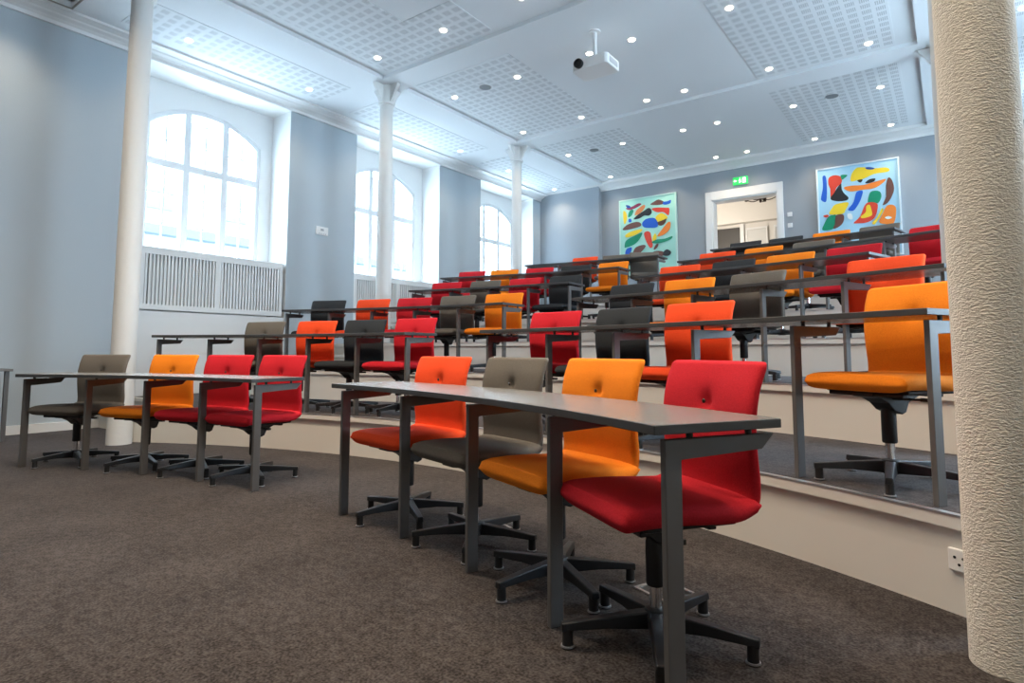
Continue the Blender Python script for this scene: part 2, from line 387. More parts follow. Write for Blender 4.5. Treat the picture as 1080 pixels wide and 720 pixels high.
# ------------------------------------------------------------------ the next room seen through the doorway
CW = mat('next_room_white', (0.74,0.71,0.66), .7)
bm = bmesh.new(); box(bm, -7.5, .5, YB+.25, 17.3, FLZ-.1, FLZ); struct(finish('floor', bm, mat('next_room_floor', (.2,.16,.12), .5)))
bm = bmesh.new(); box(bm, -7.5, .5, YB+.25, 17.3, 5.15, 5.3); struct(finish('ceiling', bm, CW))
bm = bmesh.new(); box(bm, -7.5, .5, 15.0, 15.35, 4.9, 5.15); struct(finish('trim_70', bm, CW), 'ceiling beam of the next room')
bm = bmesh.new(); box(bm, -7.5, .5, 17.0, 17.3, FLZ, 5.15); struct(finish('wall_next_room', bm, CW))
bm = bmesh.new(); box(bm, -7.6, -7.5, YB+.25, 17.3, FLZ, 5.15); box(bm, .5, .6, YB+.25, 17.3, FLZ, 5.15); struct(finish('wall_next_room', bm, CW))
bm = bmesh.new(); box(bm, -7.5, .5, 16.75, 17.0, 4.42, 5.15); struct(finish('wall_next_room', bm, CW), 'white bulkhead of the next room')
e = thing('door_2', 'dark grey door in the next room behind the doorway', 'door', (-5.0, 16.98, FLZ)); del e['category']; e['kind'] = 'structure'
bm = bmesh.new(); box(bm, -.45, .42, -.03, .0, 0, 2.6); finish('door_leaf', bm, mat('dark_door', (.06,.055,.05), .5), e)
bm = bmesh.new(); box(bm, .42, .52, -.05, 0, 0, 2.68); box(bm, -.55, -.45, -.05, 0, 0, 2.68); finish('door_frame', bm, WHITE, e)
bm = bmesh.new(); box(bm, .32, .38, -.07, -.03, 1.0, 1.03); finish('door_handle', bm, CHROME, e)
for x, wv in ((-4.15,.5), (-3.45,.45)):
    t = thing('wall_panel', 'pale upright panel on the next room wall, %s one' % ('left' if x < -4 else 'right'), 'panel', (x, 16.97, FLZ))
    bm = bmesh.new(); box(bm, -wv/2, wv/2, -.03, 0, .1, 2.5); bev(finish('board', bm, mat('pale_panel', (.6,.6,.58), .4), t), .01)
    bm = bmesh.new(); box(bm, -wv/2-.03, -wv/2, -.05, 0, .1, 2.55); box(bm, wv/2, wv/2+.03, -.05, 0, .1, 2.55); box(bm, -wv/2, wv/2, -.05, 0, 2.5, 2.55); finish('edge_frame', bm, WHITE, t)

# ------------------------------------------------------------------ desks
def desk(label, k, a0, n, st, group=None):
    """curved desk of row k: posts at angles a0 + i*st"""
    z0 = (k-1)*H; R = RLg(k); e = thing('curved_desk', label, 'desk', (*pol(R, a0+st*n/2), z0), 0, group)
    ox, oy = e.location.x, e.location.y
    ov = .035/R
    A0, A1 = a0-ov, a0+st*n+ov; N = n*6
    fr = [pol(R-.075, A0+(A1-A0)*i/N) for i in range(N+1)]; bk = [pol(R+.345, A0+(A1-A0)*i/N) for i in range(N+1)]
    pts = [(x-ox, y-oy) for x, y in fr+bk[::-1]]
    bm = bmesh.new(); prism(bm, pts, .710, .735, 0, 1); bev(finish('tabletop', bm, [DESKTOP, DESKEDGE], e), .002, 1)
    for i in range(n+1):
        a = a0+st*i; px, py = pol(R, a)
        mx = Matrix.Translation((px-ox, py-oy, 0)) @ Matrix.Rotation(-a, 4, 'Z')
        bm = bmesh.new()
        # one L-shaped profile (y outward, z up): post plus cantilever arm with a slanted end
        prof = [(-.026,0),(.026,0),(.026,.640),(.30,.652),(.345,.693),(-.026,.693)]
        my = Matrix(((0,0,1,0),(1,0,0,0),(0,1,0,0),(0,0,0,1)))
        prism(bm, prof, -.011, .011, mx=mx @ my)
        lg = bev(finish('leg', bm, STEEL, e), .002, 1)
        for yy in (.06, .26):
            bm = bmesh.new(); c = mx @ Vector((0, yy, .690)); cyl(bm, c, c+Vector((0,0,.021)), .009, seg=10); finish('spacer', bm, BLACK, lg)
        bm = bmesh.new(); box(bm, -.010, .010, -.024, .024, 0, .003, mx=mx); finish('foot_pad', bm, BLACK, lg)
    return e
rown = ['front row','second row','third row','fourth row','fifth row','back row']
SEC = {}
for k in range(1, 7):
    R = RLg(k); st = .593/R
    aB = math.asin(.58/R) if k > 1 else math.radians(6.5)
    aA = math.asin(-.325/R)
    if k == 1: aA = math.radians(-3.2)
    nA = [4,5,5,4,5,4][k-1]; nB = [4,5,5,4,5,4][k-1]
    if k in (4,5): aA = math.asin(-.345/R)
    SEC[(k,'A')] = (aA-st*nA, nA, st); SEC[(k,'B')] = (aB, nB, st)
    for s_, nm in (('A','left'), ('B','right')):
        a0, n_, st_ = SEC[(k,s_)]
        desk('long curved grey desk of the %s, %s block' % (rown[k-1], nm), k, a0, n_, st_)

# ------------------------------------------------------------------ chairs
def cushion(stations, wid, thick, conc=0.0, dimple=None, nU=30, fine=None):
    """stations: list of (y, z) centre-line points; wid(t), thick(t); section is a rounded slab across x"""
    bm = bmesh.new(); P = [Vector((0, y, z)) for y, z in stations]; n = len(P)
    T = []
    for i in range(n):
        d = (P[min(i+1, n-1)]-P[max(i-1, 0)]).normalized(); T.append(d)
    ringv = []
    def ring(c, d, hw, ht):
        nrm = Vector((0, -d.z, d.y))           # front/upper side normal: d rotated
        vs = []
        m = nU
        for j in range(2*m):
            if j < m: u = -1+2*(j/(m-1)); side = 1
            else: u = 1-2*((j-m)/(m-1)); side = -1
            # superellipse edge
            e = max(0.0, 1-abs(u)**7)**(1/2.4)
            x = u*hw; off = side*ht*e
            q = c+nrm*off+Vector((x, 0, 0))
            q.y -= conc*(x/.24)**2
            if dimple and side == 1:
                dx = x; dz = (q-dimple[0]).length
                r = math.hypot(dx-dimple[0].x, (q.z-dimple[0].z))
                q -= nrm*(dimple[1]*math.exp(-(r/.026)**2)+dimple[1]*.45*math.exp(-(r/.075)**2))
            vs.append(bm.verts.new(q))
        return vs
    L = []
    acc = 0; tot = sum((P[i+1]-P[i]).length for i in range(n-1))
    rd = .022
    capn = 4
    for i in range(n):
        t = acc/tot
        hw, ht = wid(t)/2, thick(t)/2
        if i == 0:
            for q in range(capn):
                f = math.sin((q+.5)/capn*PI/2); L.append(ring(P[0]-T[0]*rd*(1-math.sin((q+.5)/capn*PI/2))*1.0-T[0]*0, T[0], hw-rd*(1-f)*.8, ht*max(.15, f)))
        L.append(ring(P[i], T[i], hw, ht))
        if i == n-1:
            for q in range(capn):
                f = math.cos((q+.5)/capn*PI/2); L.append(ring(P[-1]+T[-1]*rd*math.sin((q+.5)/capn*PI/2), T[-1], hw-rd*(1-f)*.8, ht*max(.15, f)))
        if i < n-1: acc += (P[i+1]-P[i]).length
    m2 = len(L[0])
    for a, b_ in zip(L, L[1:]):
        for j in range(m2): bm.faces.new((a[j], a[(j+1)%m2], b_[(j+1)%m2], b_[j]))
    bm.faces.new(L[0]); bm.faces.new(L[-1][::-1])
    bmesh.ops.remove_doubles(bm, verts=bm.verts, dist=.0003)
    return bm
def spline(pts, n):
    out = []; m = len(pts)-1
    for i in range(n+1):
        t = i/n*m; k = min(int(t), m-1); f = t-k
        p0, p1, p2, p3 = [Vector((*pts[min(max(k+q, 0), m)],)) for q in (-1, 0, 1, 2)]
        out.append(tuple(.5*((2*p1)+(-p0+p2)*f+(2*p0-5*p1+4*p2-p3)*f*f+(-p0+3*p1-3*p2+p3)*f**3)))
    return out
seat_line = spline([(-.225,.440),(-.17,.447),(-.05,.447),(.08,.440),(.15,.440),(.200,.455)], 24)
back_line = spline([(.190,.440),(.219,.462),(.226,.515),(.220,.58),(.215,.65),(.217,.72),(.232,.80),(.258,.866)], 30)
seat_bm = lambda: cushion(seat_line, lambda t: .500-.02*max(0, .08-t)/.08, lambda t: .070-.014*max(0,(t-.8)/.2), .0)
BTN = Vector((0, .204, .752))
back_bm = lambda: cushion(back_line, lambda t: .475+.02*t, lambda t: .050-.010*t, .012, dimple=(BTN, .022), nU=34)
def star_leg_bm(ang):
    bm = bmesh.new(); mx = Matrix.Rotation(ang, 4, 'Z')
    st = [(.02,.024,.048,.100),(.06,.024,.050,.098),(.16,.021,.056,.090),(.27,.018,.054,.079),(.308,.016,.050,.075)]
    rings = []
    for x, hw, z0, z1 in st:
        rings.append([bm.verts.new(mx @ Vector((x, y, z))) for y, z in ((-hw,z0),(hw,z0),(hw*.8,z1),(-hw*.8,z1))])
    for a, b_ in zip(rings, rings[1:]):
        for j in range(4): bm.faces.new((a[j], a[(j+1)%4], b_[(j+1)%4], b_[j]))
    bm.faces.new(rings[0][::-1]); bm.faces.new(rings[-1])
    return bm
def glide_bm(ang):
    bm = bmesh.new(); x, y = .288*math.cos(ang), .288*math.sin(ang)
    cyl(bm, (x,y,.008), (x,y,.060), .0175, .017, 16, 0); cyl(bm, (x,y,.004), (x,y,.009), .022, .021, 20, 1); cyl(bm, (x,y,0), (x,y,.004), .020, .022, 20, 0)
    return bm
SHARED = {}
RIM = mat('glide_rim', (.30,.30,.31), .45, .6)
def make_chair(colour):
    t = thing('swivel_chair', '', 'chair')
    seat = finish('seat', seat_bm(), FAB[colour], t, True)
    back = finish('backrest', back_bm(), FAB[colour], t, True)
    bm = bmesh.new(); bmesh.ops.create_uvsphere(bm, u_segments=12, v_segments=8, radius=.008, matrix=Matrix.Translation((0,.200,.752)) @ Matrix.Diagonal((1,.5,1,1))); finish('button', bm, DKBTN, back, True)
    def shared(name, fn, mats, parent, smooth=False, bv=None):
        if name in SHARED:
            o = bpy.data.objects.new(name.split('#')[0], SHARED[name]); C.objects.link(o); o.parent = parent
        else:
            o = finish(name.split('#')[0], fn(), mats, parent, smooth); SHARED[name] = o.data
        if bv: bev(o, bv, 2)
        return o
    def shell():
        bm = bmesh.new(); box(bm, -.19, .19, -.15, .17, .396, .414); return bm
    shared('seat_shell', shell, BLACK, t, False, .008)
    def mech():
        bm = bmesh.new()      # wedge-shaped tilt mechanism, deep over the lift and thin towards the front
        pts = [(-.17,.398),(-.17,.382),(-.11,.372),(-.06,.350),(-.02,.318),(.03,.300),(.055,.308),(.075,.350),(.16,.382),(.16,.398)]
        my = Matrix(((0,0,1,0),(1,0,0,0),(0,1,0,0),(0,0,0,1)))
        prism(bm, pts, -.045, .045, mx=my)
        box(bm, -.17, .17, -.155, -.12, .382, .398); box(bm, -.17, .17, .08, .11, .382, .398)
        return bm
    mc_ = shared('tilt_mechanism', mech, BASEM, t, False, .004)
    def lever():
        bm = bmesh.new(); cyl(bm, (.04,-.03,.37), (.20,-.05,.375), .005, seg=8); box(bm, .18, .225, -.062, -.038, .368, .382); return bm
    shared('lever', lever, BLACK, mc_, False)
    def sleeve():
        bm = bmesh.new(); lathe(bm, [(.027,.175),(.030,.18),(.030,.31),(.027,.33)], 24); return bm
    lf = shared('lift_sleeve', sleeve, BLACK, t, 'auto')
    def rod():
        bm = bmesh.new(); lathe(bm, [(.019,.07),(.019,.20)], 20); return bm
    shared('gas_lift', rod, CHROME, t, 'auto')
    def hub():
        bm = bmesh.new(); lathe(bm, [(.034,.045),(.042,.055),(.042,.088),(.034,.104),(.022,.108)], 28); return bm
    hb = shared('star_base', hub, BASEM, t, 'auto')
    for q in range(5):
        lg = shared('leg#%d' % q, lambda q=q: star_leg_bm(q*2*PI/5), BASEM, hb, False, .004)
        shared('glide#%d' % q, lambda q=q: glide_bm(q*2*PI/5), [BLACK, RIM], hb, 'auto')
    index_kids(t)
    return t
PROTO = {}
COLS = {'R':'red','O':'orange','V':'orange-red','G':'grey','D':'charcoal'}
LOOK = {'red':'red fabric swivel chair', 'orange':'orange fabric swivel chair', 'orange-red':'orange-red fabric swivel chair', 'grey':'warm grey fabric swivel chair', 'charcoal':'charcoal black fabric swivel chair'}
# seats per row and block, left to right ('.' = no chair at that place)
PLAN = {(1,'A'):'GORR', (1,'B'):'VGOR', (2,'A'):'.GVDR', (2,'B'):'RDV.O', (3,'A'):'DVRGO', (3,'B'):'DOG.V',
        (4,'A'):'RGRD', (4,'B'):'VDOR', (5,'A'):'RORDO', (5,'B'):'VOG.R', (6,'A'):'.VGG', (6,'B'):'DDOG'}
# small departures from the middle of the bay: (row, block, seat) -> (sideways m, outward m, turn rad, star turn rad)
NUDGE = {(1,'A',0):(-.04,.0,.0,None), (1,'A',1):(.05,0,0,None), (1,'A',2):(.02,0,.04,None), (1,'A',3):(-.03,0,0,None), (1,'B',0):(.0,0,0,math.radians(-95)), (1,'B',1):(0,0,0,math.radians(12+15.7)), (1,'B',2):(0,0,0,math.radians(-33+21.7)), (1,'B',3):(-.06,0,-.13,math.radians(7+27.5+7.5)),
         (3,'B',4):(-.22,-.02,.12,None), (6,'A',3):(.0,.0,.45,None), (2,'B',4):(-.02,0,-.06,math.radians(-14+29)), (6,'A',0):(0,-.05,0,None)}
for k in range(1, 7):
    for s_, blk in (('A','left'), ('B','right')):
        a0, n_, st = SEC[(k,s_)]
        cnt = 0
        for i, ch in enumerate(PLAN[(k,s_)]):
            if ch == '.': continue
            cnt += 1
            dx, dr, tw, star = NUDGE.get((k,s_,i), (random.uniform(-.012,.012), random.uniform(-.015,.015), random.uniform(-.05,.05), None))
            if star is None: star = .35+.9*((k*7+(s_=='B')*3) % 5)/5+random.uniform(-.1,.1)
            R = RLg(k)+.225+dr; a = a0+st*(i+.5)+dx/R
            loc = (*pol(R, a), (k-1)*H); col = COLS[ch]
            if col not in PROTO:
                c = make_chair(col); PROTO[col] = c; c.location = loc; c.rotation_euler = (0,0,-a+tw)
            else: c = dup_tree(PROTO[col], loc, -a+tw)
            for q in c.children:
                if q.name.startswith('star_base'): q.rotation_euler = (0,0,star)
            c['label'] = '%s, %s chair from the left, %s block, %s' % (LOOK[col], ORD[cnt-1], blk, rown[k-1])
            c['group'] = 'swivel chairs behind the curved desks'

# small side table at the far left wall
t = thing('side_table', 'small grey table against the left wall at the left edge of the photo', 'table', (-8.09,1.74,0))
bm = bmesh.new(); box(bm, -.29, .30, -.33, .30, .710, .735); bev(finish('tabletop', bm, [DESKTOP], t), .002, 1)
for sx in (-1, 1):
    for sy in (-1, 1):
        x = -.02+sx*.27; y = -.01+sy*.27
        bm = bmesh.new(); box(bm, x-.018, x+.018, y-.018, y+.018, 0, .71); finish('leg', bm, STEEL, t)

# ------------------------------------------------------------------ paintings
PCOL = {'red':(.75,.06,.03),'maroon':(.30,.03,.09),'orange':(.90,.24,.03),'orange2':(.80,.28,.10),'yellow':(.92,.66,.03),'green':(.0,.27,.14),
        'blue':(.01,.11,.60),'navy':(.01,.07,.35),'brown':(.16,.065,.05),'darkbrown':(.10,.04,.02),'black':(.015,.02,.025),'white':(.8,.85,.85)}
ART_1=[
    ('maroon', [(0.12,0.89),(0.23,0.9),(0.34,0.93),(0.4,0.92),(0.38,0.9),(0.28,0.87),(0.18,0.86)]),
    ('navy', [(0.12,0.93),(0.18,0.92),(0.21,0.89),(0.15,0.89)]),
    ('orange2', [(0.28,0.78),(0.31,0.84),(0.38,0.88),(0.44,0.9),(0.47,0.88),(0.43,0.83),(0.35,0.79)]),
    ('green', [(0.16,0.77),(0.18,0.84),(0.23,0.86),(0.26,0.84),(0.22,0.78)]),
    ('yellow', [(0.07,0.85),(0.12,0.84),(0.14,0.76),(0.11,0.69),(0.08,0.7)]),
    ('blue', [(0.17,0.74),(0.21,0.74),(0.22,0.7),(0.17,0.7)]),
    ('brown', [(0.56,0.89),(0.62,0.92),(0.7,0.94),(0.78,0.91),(0.8,0.88),(0.7,0.87)]),
    ('blue', [(0.78,0.9),(0.85,0.9),(0.91,0.91),(0.9,0.87),(0.83,0.86),(0.78,0.87)]),
    ('black', [(0.26,0.73),(0.33,0.78),(0.44,0.82),(0.52,0.85),(0.57,0.83),(0.58,0.78),(0.53,0.75),(0.45,0.76),(0.36,0.73)]),
    ('red', [(0.58,0.83),(0.66,0.84),(0.83,0.82),(0.88,0.81),(0.88,0.75),(0.86,0.72),(0.78,0.77),(0.67,0.78)]),
    ('yellow', [(0.65,0.72),(0.73,0.76),(0.8,0.74),(0.85,0.69),(0.78,0.66),(0.67,0.66)]),
    ('darkbrown', [(0.68,0.65),(0.78,0.67),(0.83,0.68),(0.8,0.62),(0.73,0.6),(0.67,0.63)]),
    ('blue', [(0.41,0.66),(0.48,0.71),(0.62,0.71),(0.68,0.65),(0.67,0.59),(0.55,0.59),(0.44,0.61)]),
    ('brown', [(0.06,0.62),(0.15,0.67),(0.3,0.69),(0.38,0.67),(0.39,0.63),(0.27,0.61),(0.1,0.6)]),
    ('yellow', [(0.1,0.53),(0.2,0.57),(0.39,0.59),(0.41,0.57),(0.32,0.53),(0.15,0.5)]),
    ('green', [(0.09,0.39),(0.12,0.46),(0.27,0.51),(0.41,0.54),(0.37,0.47),(0.27,0.4),(0.11,0.37)]),
    ('red', [(0.44,0.52),(0.49,0.55),(0.55,0.53),(0.57,0.46),(0.59,0.36),(0.55,0.33),(0.49,0.4)]),
    ('orange', [(0.67,0.47),(0.74,0.54),(0.85,0.63),(0.9,0.62),(0.88,0.54),(0.78,0.48)]),
    ('yellow', [(0.59,0.46),(0.63,0.51),(0.66,0.48),(0.65,0.42),(0.6,0.41)]),
    ('green', [(0.57,0.4),(0.66,0.43),(0.8,0.43),(0.92,0.45),(0.91,0.42),(0.8,0.39),(0.66,0.38)]),
    ('brown', [(0.61,0.32),(0.65,0.37),(0.69,0.37),(0.67,0.33),(0.62,0.3)]),
    ('blue', [(0.1,0.29),(0.13,0.35),(0.22,0.36),(0.19,0.28),(0.13,0.26)]),
    ('brown', [(0.23,0.25),(0.28,0.35),(0.41,0.38),(0.47,0.36),(0.39,0.29),(0.29,0.22)]),
    ('brown', [(0.43,0.2),(0.61,0.28),(0.76,0.27),(0.77,0.22),(0.59,0.19)]),
    ('black', [(0.77,0.22),(0.78,0.27),(0.84,0.29),(0.9,0.25),(0.86,0.21)]),
]
ART_2=[
    ('blue', [(0.08,0.91),(0.12,0.91),(0.13,0.79),(0.12,0.66),(0.1,0.63),(0.06,0.65),(0.05,0.68),(0.08,0.8)]),
    ('red', [(0.16,0.89),(0.23,0.91),(0.3,0.89),(0.32,0.85),(0.31,0.81),(0.25,0.77),(0.21,0.69),(0.17,0.66),(0.18,0.74),(0.15,0.82)]),
    ('green', [(0.31,0.9),(0.39,0.89),(0.35,0.86),(0.32,0.85)]),
    ('black', [(0.31,0.81),(0.31,0.76),(0.34,0.7),(0.39,0.65),(0.37,0.62),(0.27,0.62),(0.19,0.64),(0.17,0.67),(0.21,0.71),(0.26,0.77)]),
    ('yellow', [(0.43,0.82),(0.44,0.89),(0.5,0.95),(0.58,0.95),(0.72,0.92),(0.85,0.91),(0.89,0.88),(0.85,0.86),(0.71,0.86),(0.6,0.83),(0.51,0.82)]),
    ('navy', [(0.61,0.94),(0.66,0.94),(0.72,0.92),(0.69,0.91),(0.63,0.92)]),
    ('black', [(0.51,0.82),(0.57,0.82),(0.55,0.79),(0.52,0.8)]),
    ('black', [(0.6,0.78),(0.65,0.81),(0.72,0.81),(0.7,0.78),(0.64,0.77)]),
    ('orange', [(0.34,0.76),(0.44,0.77),(0.58,0.76),(0.74,0.78),(0.84,0.79),(0.8,0.75),(0.7,0.71),(0.55,0.71),(0.41,0.71)]),
    ('blue', [(0.49,0.69),(0.56,0.7),(0.56,0.66),(0.52,0.58),(0.46,0.51),(0.42,0.5),(0.38,0.52),(0.45,0.59)]),
    ('green', [(0.62,0.57),(0.64,0.65),(0.67,0.68),(0.73,0.68),(0.77,0.66),(0.78,0.61),(0.74,0.55),(0.67,0.56)]),
    ('red', [(0.6,0.56),(0.72,0.55),(0.73,0.49),(0.69,0.4),(0.6,0.36),(0.49,0.36),(0.44,0.37),(0.52,0.43)]),
    ('yellow', [(0.53,0.43),(0.59,0.47),(0.6,0.53),(0.64,0.54),(0.66,0.48),(0.66,0.43),(0.59,0.41),(0.54,0.41)]),
    ('brown', [(0.87,0.8),(0.91,0.77),(0.93,0.68),(0.9,0.6),(0.85,0.54),(0.79,0.52),(0.81,0.56),(0.84,0.62),(0.84,0.72)]),
    ('yellow', [(0.15,0.49),(0.18,0.55),(0.23,0.59),(0.36,0.6),(0.39,0.58),(0.35,0.52),(0.31,0.48)]),
    ('green', [(0.05,0.33),(0.07,0.38),(0.13,0.46),(0.2,0.48),(0.23,0.47),(0.22,0.39),(0.19,0.33),(0.11,0.32)]),
    ('brown', [(0.23,0.47),(0.32,0.47),(0.32,0.4),(0.27,0.35),(0.19,0.33),(0.22,0.4)]),
    ('red', [(0.07,0.48),(0.12,0.49),(0.14,0.47),(0.1,0.46)]),
    ('orange', [(0.74,0.35),(0.79,0.44),(0.84,0.51),(0.91,0.51),(0.94,0.47),(0.93,0.38),(0.9,0.32),(0.82,0.32)]),
    ('yellow', [(0.66,0.35),(0.72,0.4),(0.78,0.49),(0.79,0.46),(0.74,0.39),(0.69,0.33)]),
    ('white', [(0.81,0.39),(0.85,0.4),(0.89,0.38),(0.84,0.37)]),
    ('white', [(0.37,0.47),(0.42,0.47),(0.43,0.41),(0.38,0.42)]),
]

PM = {c: mat('paint_'+c, v, .5) for c, v in PCOL.items()}
def painting(label, x0, x1, z0, z1, bgc, fr, art):
    e = thing('painting', label, 'painting', ((x0+x1)/2, YB-.02, z0)); W = x1-x0; Hh = z1-z0
    names = sorted(PM); mats = [mat('paint_ground', bgc, .6)]+[PM[c] for c in names]
    bm = bmesh.new(); box(bm, -W/2+.02, W/2-.02, -.02, .018, .02, Hh-.02)
    for q, (c, pts) in enumerate(art):
        # close the polygon smoothly
        n = len(pts); sm = []
        for i in range(n):
            p0, p1, p2, p3 = [Vector(pts[(i+j) % n]) for j in (-1, 0, 1, 2)]
            for f in (0, .25, .5, .75):
                sm.append(.5*((2*p1)+(-p0+p2)*f+(2*p0-5*p1+4*p2-p3)*f*f+(-p0+3*p1-3*p2+p3)*f**3))
        d = -.0205-.0006*q
        vs = [bm.verts.new(((min(max(v.x, .02), .98)-.5)*W, d, min(max(v.y, .02), .98)*Hh)) for v in sm]
        f = bm.faces.new(vs); f.material_index = 1+names.index(c)
    me = bpy.data.meshes.new('canvas')
    bmesh.ops.triangulate(bm, faces=[f for f in bm.faces if len(f.verts) > 4])
    bm.to_mesh(me); bm.free()
    for m in mats: me.materials.append(m)
    o = bpy.data.objects.new('canvas', me); C.objects.link(o); o.parent = e
    bm = bmesh.new()
    box(bm, -W/2, -W/2+.025, -.045, .02, 0, Hh); box(bm, W/2-.025, W/2, -.045, .02, 0, Hh); box(bm, -W/2+.025, W/2-.025, -.045, .02, 0, .025); box(bm, -W/2+.025, W/2-.025, -.045, .02, Hh-.025, Hh)
    finish('picture_frame', bm, mat('frame_'+fr[0], fr[1], .5), e)
painting('abstract painting of coloured shapes on pale mint green, left of the doorway', -6.23, -4.84, 2.68, 4.47, (.42,.78,.68), ('mint',(.62,.85,.76)), ART_1)
painting('abstract painting of larger coloured shapes on light blue, right of the doorway', -2.01, -.64, 2.68, 4.47, (.40,.68,.86), ('white',(.75,.83,.86)), ART_2)

# ------------------------------------------------------------------ exit sign
t = thing('exit_sign', 'small lit green exit sign above the doorway', 'sign', (-3.45, YB, 4.42))
bm = bmesh.new(); box(bm, -.15, .15, -.05, 0, 0, .16); bev(finish('housing', bm, emis('exit_green', (.03,.55,.12), .8), t), .004)
bm = bmesh.new()
def q2(x0,x1,z0,z1): box(bm, x0, x1, -.053, -.049, z0, z1)
q2(.045,.115,.025,.135)                                       # doorway
finish('door_symbol', bm, emis('exit_white', (.75,1,.7), 1.6), t)
bm = bmesh.new()
for (x0,z0,x1,z1,r) in ((-.01,.10,.0,.062,.011),(.0,.062,.025,.045,.008),(.0,.062,-.018,.03,.008),(-.01,.095,.02,.085,.006),(-.01,.095,-.035,.075,.006)):
    cyl(bm, (x0,-.051,z0), (x1,-.051,z1), r, seg=8)
cyl(bm, (-.003,-.053,.124), (-.003,-.049,.124), .011, seg=14)
finish('running_figure', bm, bpy.data.materials['exit_white'], t)
bm = bmesh.new(); box(bm, -.105, -.07, -.053, -.049, .07, .09)
prism(bm, [(-.135,.08),(-.105,.05),(-.105,.11)], .049, .053, mx=Matrix(((1,0,0,0),(0,0,-1,0),(0,1,0,0),(0,0,0,1)))); finish('arrow', bm, bpy.data.materials['exit_white'], t)

# ------------------------------------------------------------------ recessed ceiling lamps, plus added unseen ones at the front
WARM = (1.0, .83, .63)
LAMP = emis('lamp_glow', (1.0,.90,.74), GLOW)
def make_lamp(power):
    e = thing('downlight', '', 'ceiling lamp', (0,0,0))
    bm = bmesh.new(); lathe(bm, [(.044,-.004),(.048,-.008),(.060,-.006),(.062,.004)], 28); finish('trim_ring', bm, WHITE, e, 'auto')
    bm = bmesh.new(); lathe(bm, [(.038,-.016),(.042,-.010),(.042,-.002)], 24); finish('diffuser', bm, LAMP, e, 'auto')
    ld = bpy.data.lights.new('lamp_beam', 'SPOT'); ld.energy = power; ld.color = WARM; ld.spot_size = math.radians(125); ld.spot_blend = .9; ld.shadow_soft_size = .05
    lo = bpy.data.objects.new('lamp_beam', ld); C.objects.link(lo); lo.parent = e; lo.location = (0,0,-.03)
    index_kids(e); return e
lx = [-7.75,-6.22,-5.0,-3.8,-3.18,-1.94,-.71,.84]; ly = [-2.4,-.2,1.75,3.6,5.4,7.0,8.9,10.52,12.42]  # lines at the front are unseen, added to throw warm light
L0 = make_lamp(SPOT); L1 = make_lamp(FRONT_FILL); L2 = make_lamp(75.0); used = set()
for j, y in enumerate(ly):
    for i, x in enumerate(lx):
        if y < 1 and (i % 2): continue
        z = ZC-.001 if -6.58 < x < -.19 else ZS-.001
        src = L0 if (y > 3 or y < -1) else (L2 if (y < 1 or i < 2) else L1)
        if src.name not in used: o = src; o.location = (x,y,z); used.add(src.name)
        else: o = dup_tree(src, (x,y,z), 0)
        o['label'] = 'small round recessed ceiling lamp, %s from the window wall, %s line from the back wall' % (ORD[i], ORD[len(ly)-1-j])
        o['group'] = 'recessed ceiling lamps'

# ------------------------------------------------------------------ projector on its ceiling pole
t = thing('projector', 'white ceiling projector hanging on a short pole', 'projector', (-3.475, 6.55, ZC))
bm = bmesh.new()
pts = [(-.25,-.12),(-.22,-.17),(.22,-.17),(.25,-.14),(.25,.16),(.22,.19),(-.22,.19),(-.25,.16)]
prism(bm, pts, -.53, -.40); bev(finish('body', bm, WHITE, t), .012, 3)
bm = bmesh.new(); lathe(bm, [(.05,-.045),(.048,0)], 24); o = finish('lens_ring', bm, BLACK, t, 'auto'); o.location = (-.13,-.175,-.462); o.rotation_euler = (PI/2,0,0)
bm = bmesh.new(); lathe(bm, [(.058,-.0),(.058,.05),(.045,.055),(.040,.03)], 24); o2 = finish('lens', bm, BLACK, t, 'auto'); o2.location = (-.13,-.165,-.462); o2.rotation_euler = (PI/2,0,0)
bm = bmesh.new(); cyl(bm, (0,0,-.40), (0,0,0), .024); finish('pole', bm, WHITE, t, 'auto')
bm = bmesh.new(); cyl(bm, (0,0,-.02), (0,0,0), .07); finish('ceiling_plate', bm, WHITE, t, 'auto')
bm = bmesh.new(); box(bm, -.06, .06, -.08, .08, -.40, -.375); finish('mount_plate', bm, WHITE, t)
bm = bmesh.new(); box(bm, .2505, .253, -.1, .12, -.50, -.43); finish('vent_grille', bm, mat('vent_grey', (.45,.46,.47), .5), t)

# ------------------------------------------------------------------ round ceiling speakers and hatch
for (x, y, z), lb in (((-5.6,7.0,ZC),'in the middle of the second bay'), ((-5.63,10.54,ZC),'towards the back left'), ((-1.36,10.46,ZC),'towards the back right')):
    t = thing('ceiling_speaker', 'round grey ceiling speaker %s' % lb, 'speaker', (x,y,z))
    bm = bmesh.new(); lathe(bm, [(.10,-.008),(.105,-.004),(.105,0)], 28); finish('rim', bm, WHITE, t, 'auto')
    bm = bmesh.new(); lathe(bm, [(.09,-.013),(.092,-.008)], 28); finish('grille', bm, mat('speaker_grille', (.22,.23,.24), .6), t, 'auto')
t = thing('ceiling_hatch', 'square framed ceiling hatch in the top left corner', 'hatch', (-8.02+.06,2.28,ZS))
bm = bmesh.new()
for a in ((-.17,-.15,-.17,.17),(.15,.17,-.17,.17),(-.15,.15,-.17,-.15),(-.15,.15,.15,.17)): box(bm, *a, -.012, 0)
finish('hatch_frame', bm, mat('hatch_grey', (.30,.28,.25), .5), t)
bm = bmesh.new(); box(bm, -.15,.15,-.15,.15,-.006,0); finish('hatch_lid', bm, CEIL, t)

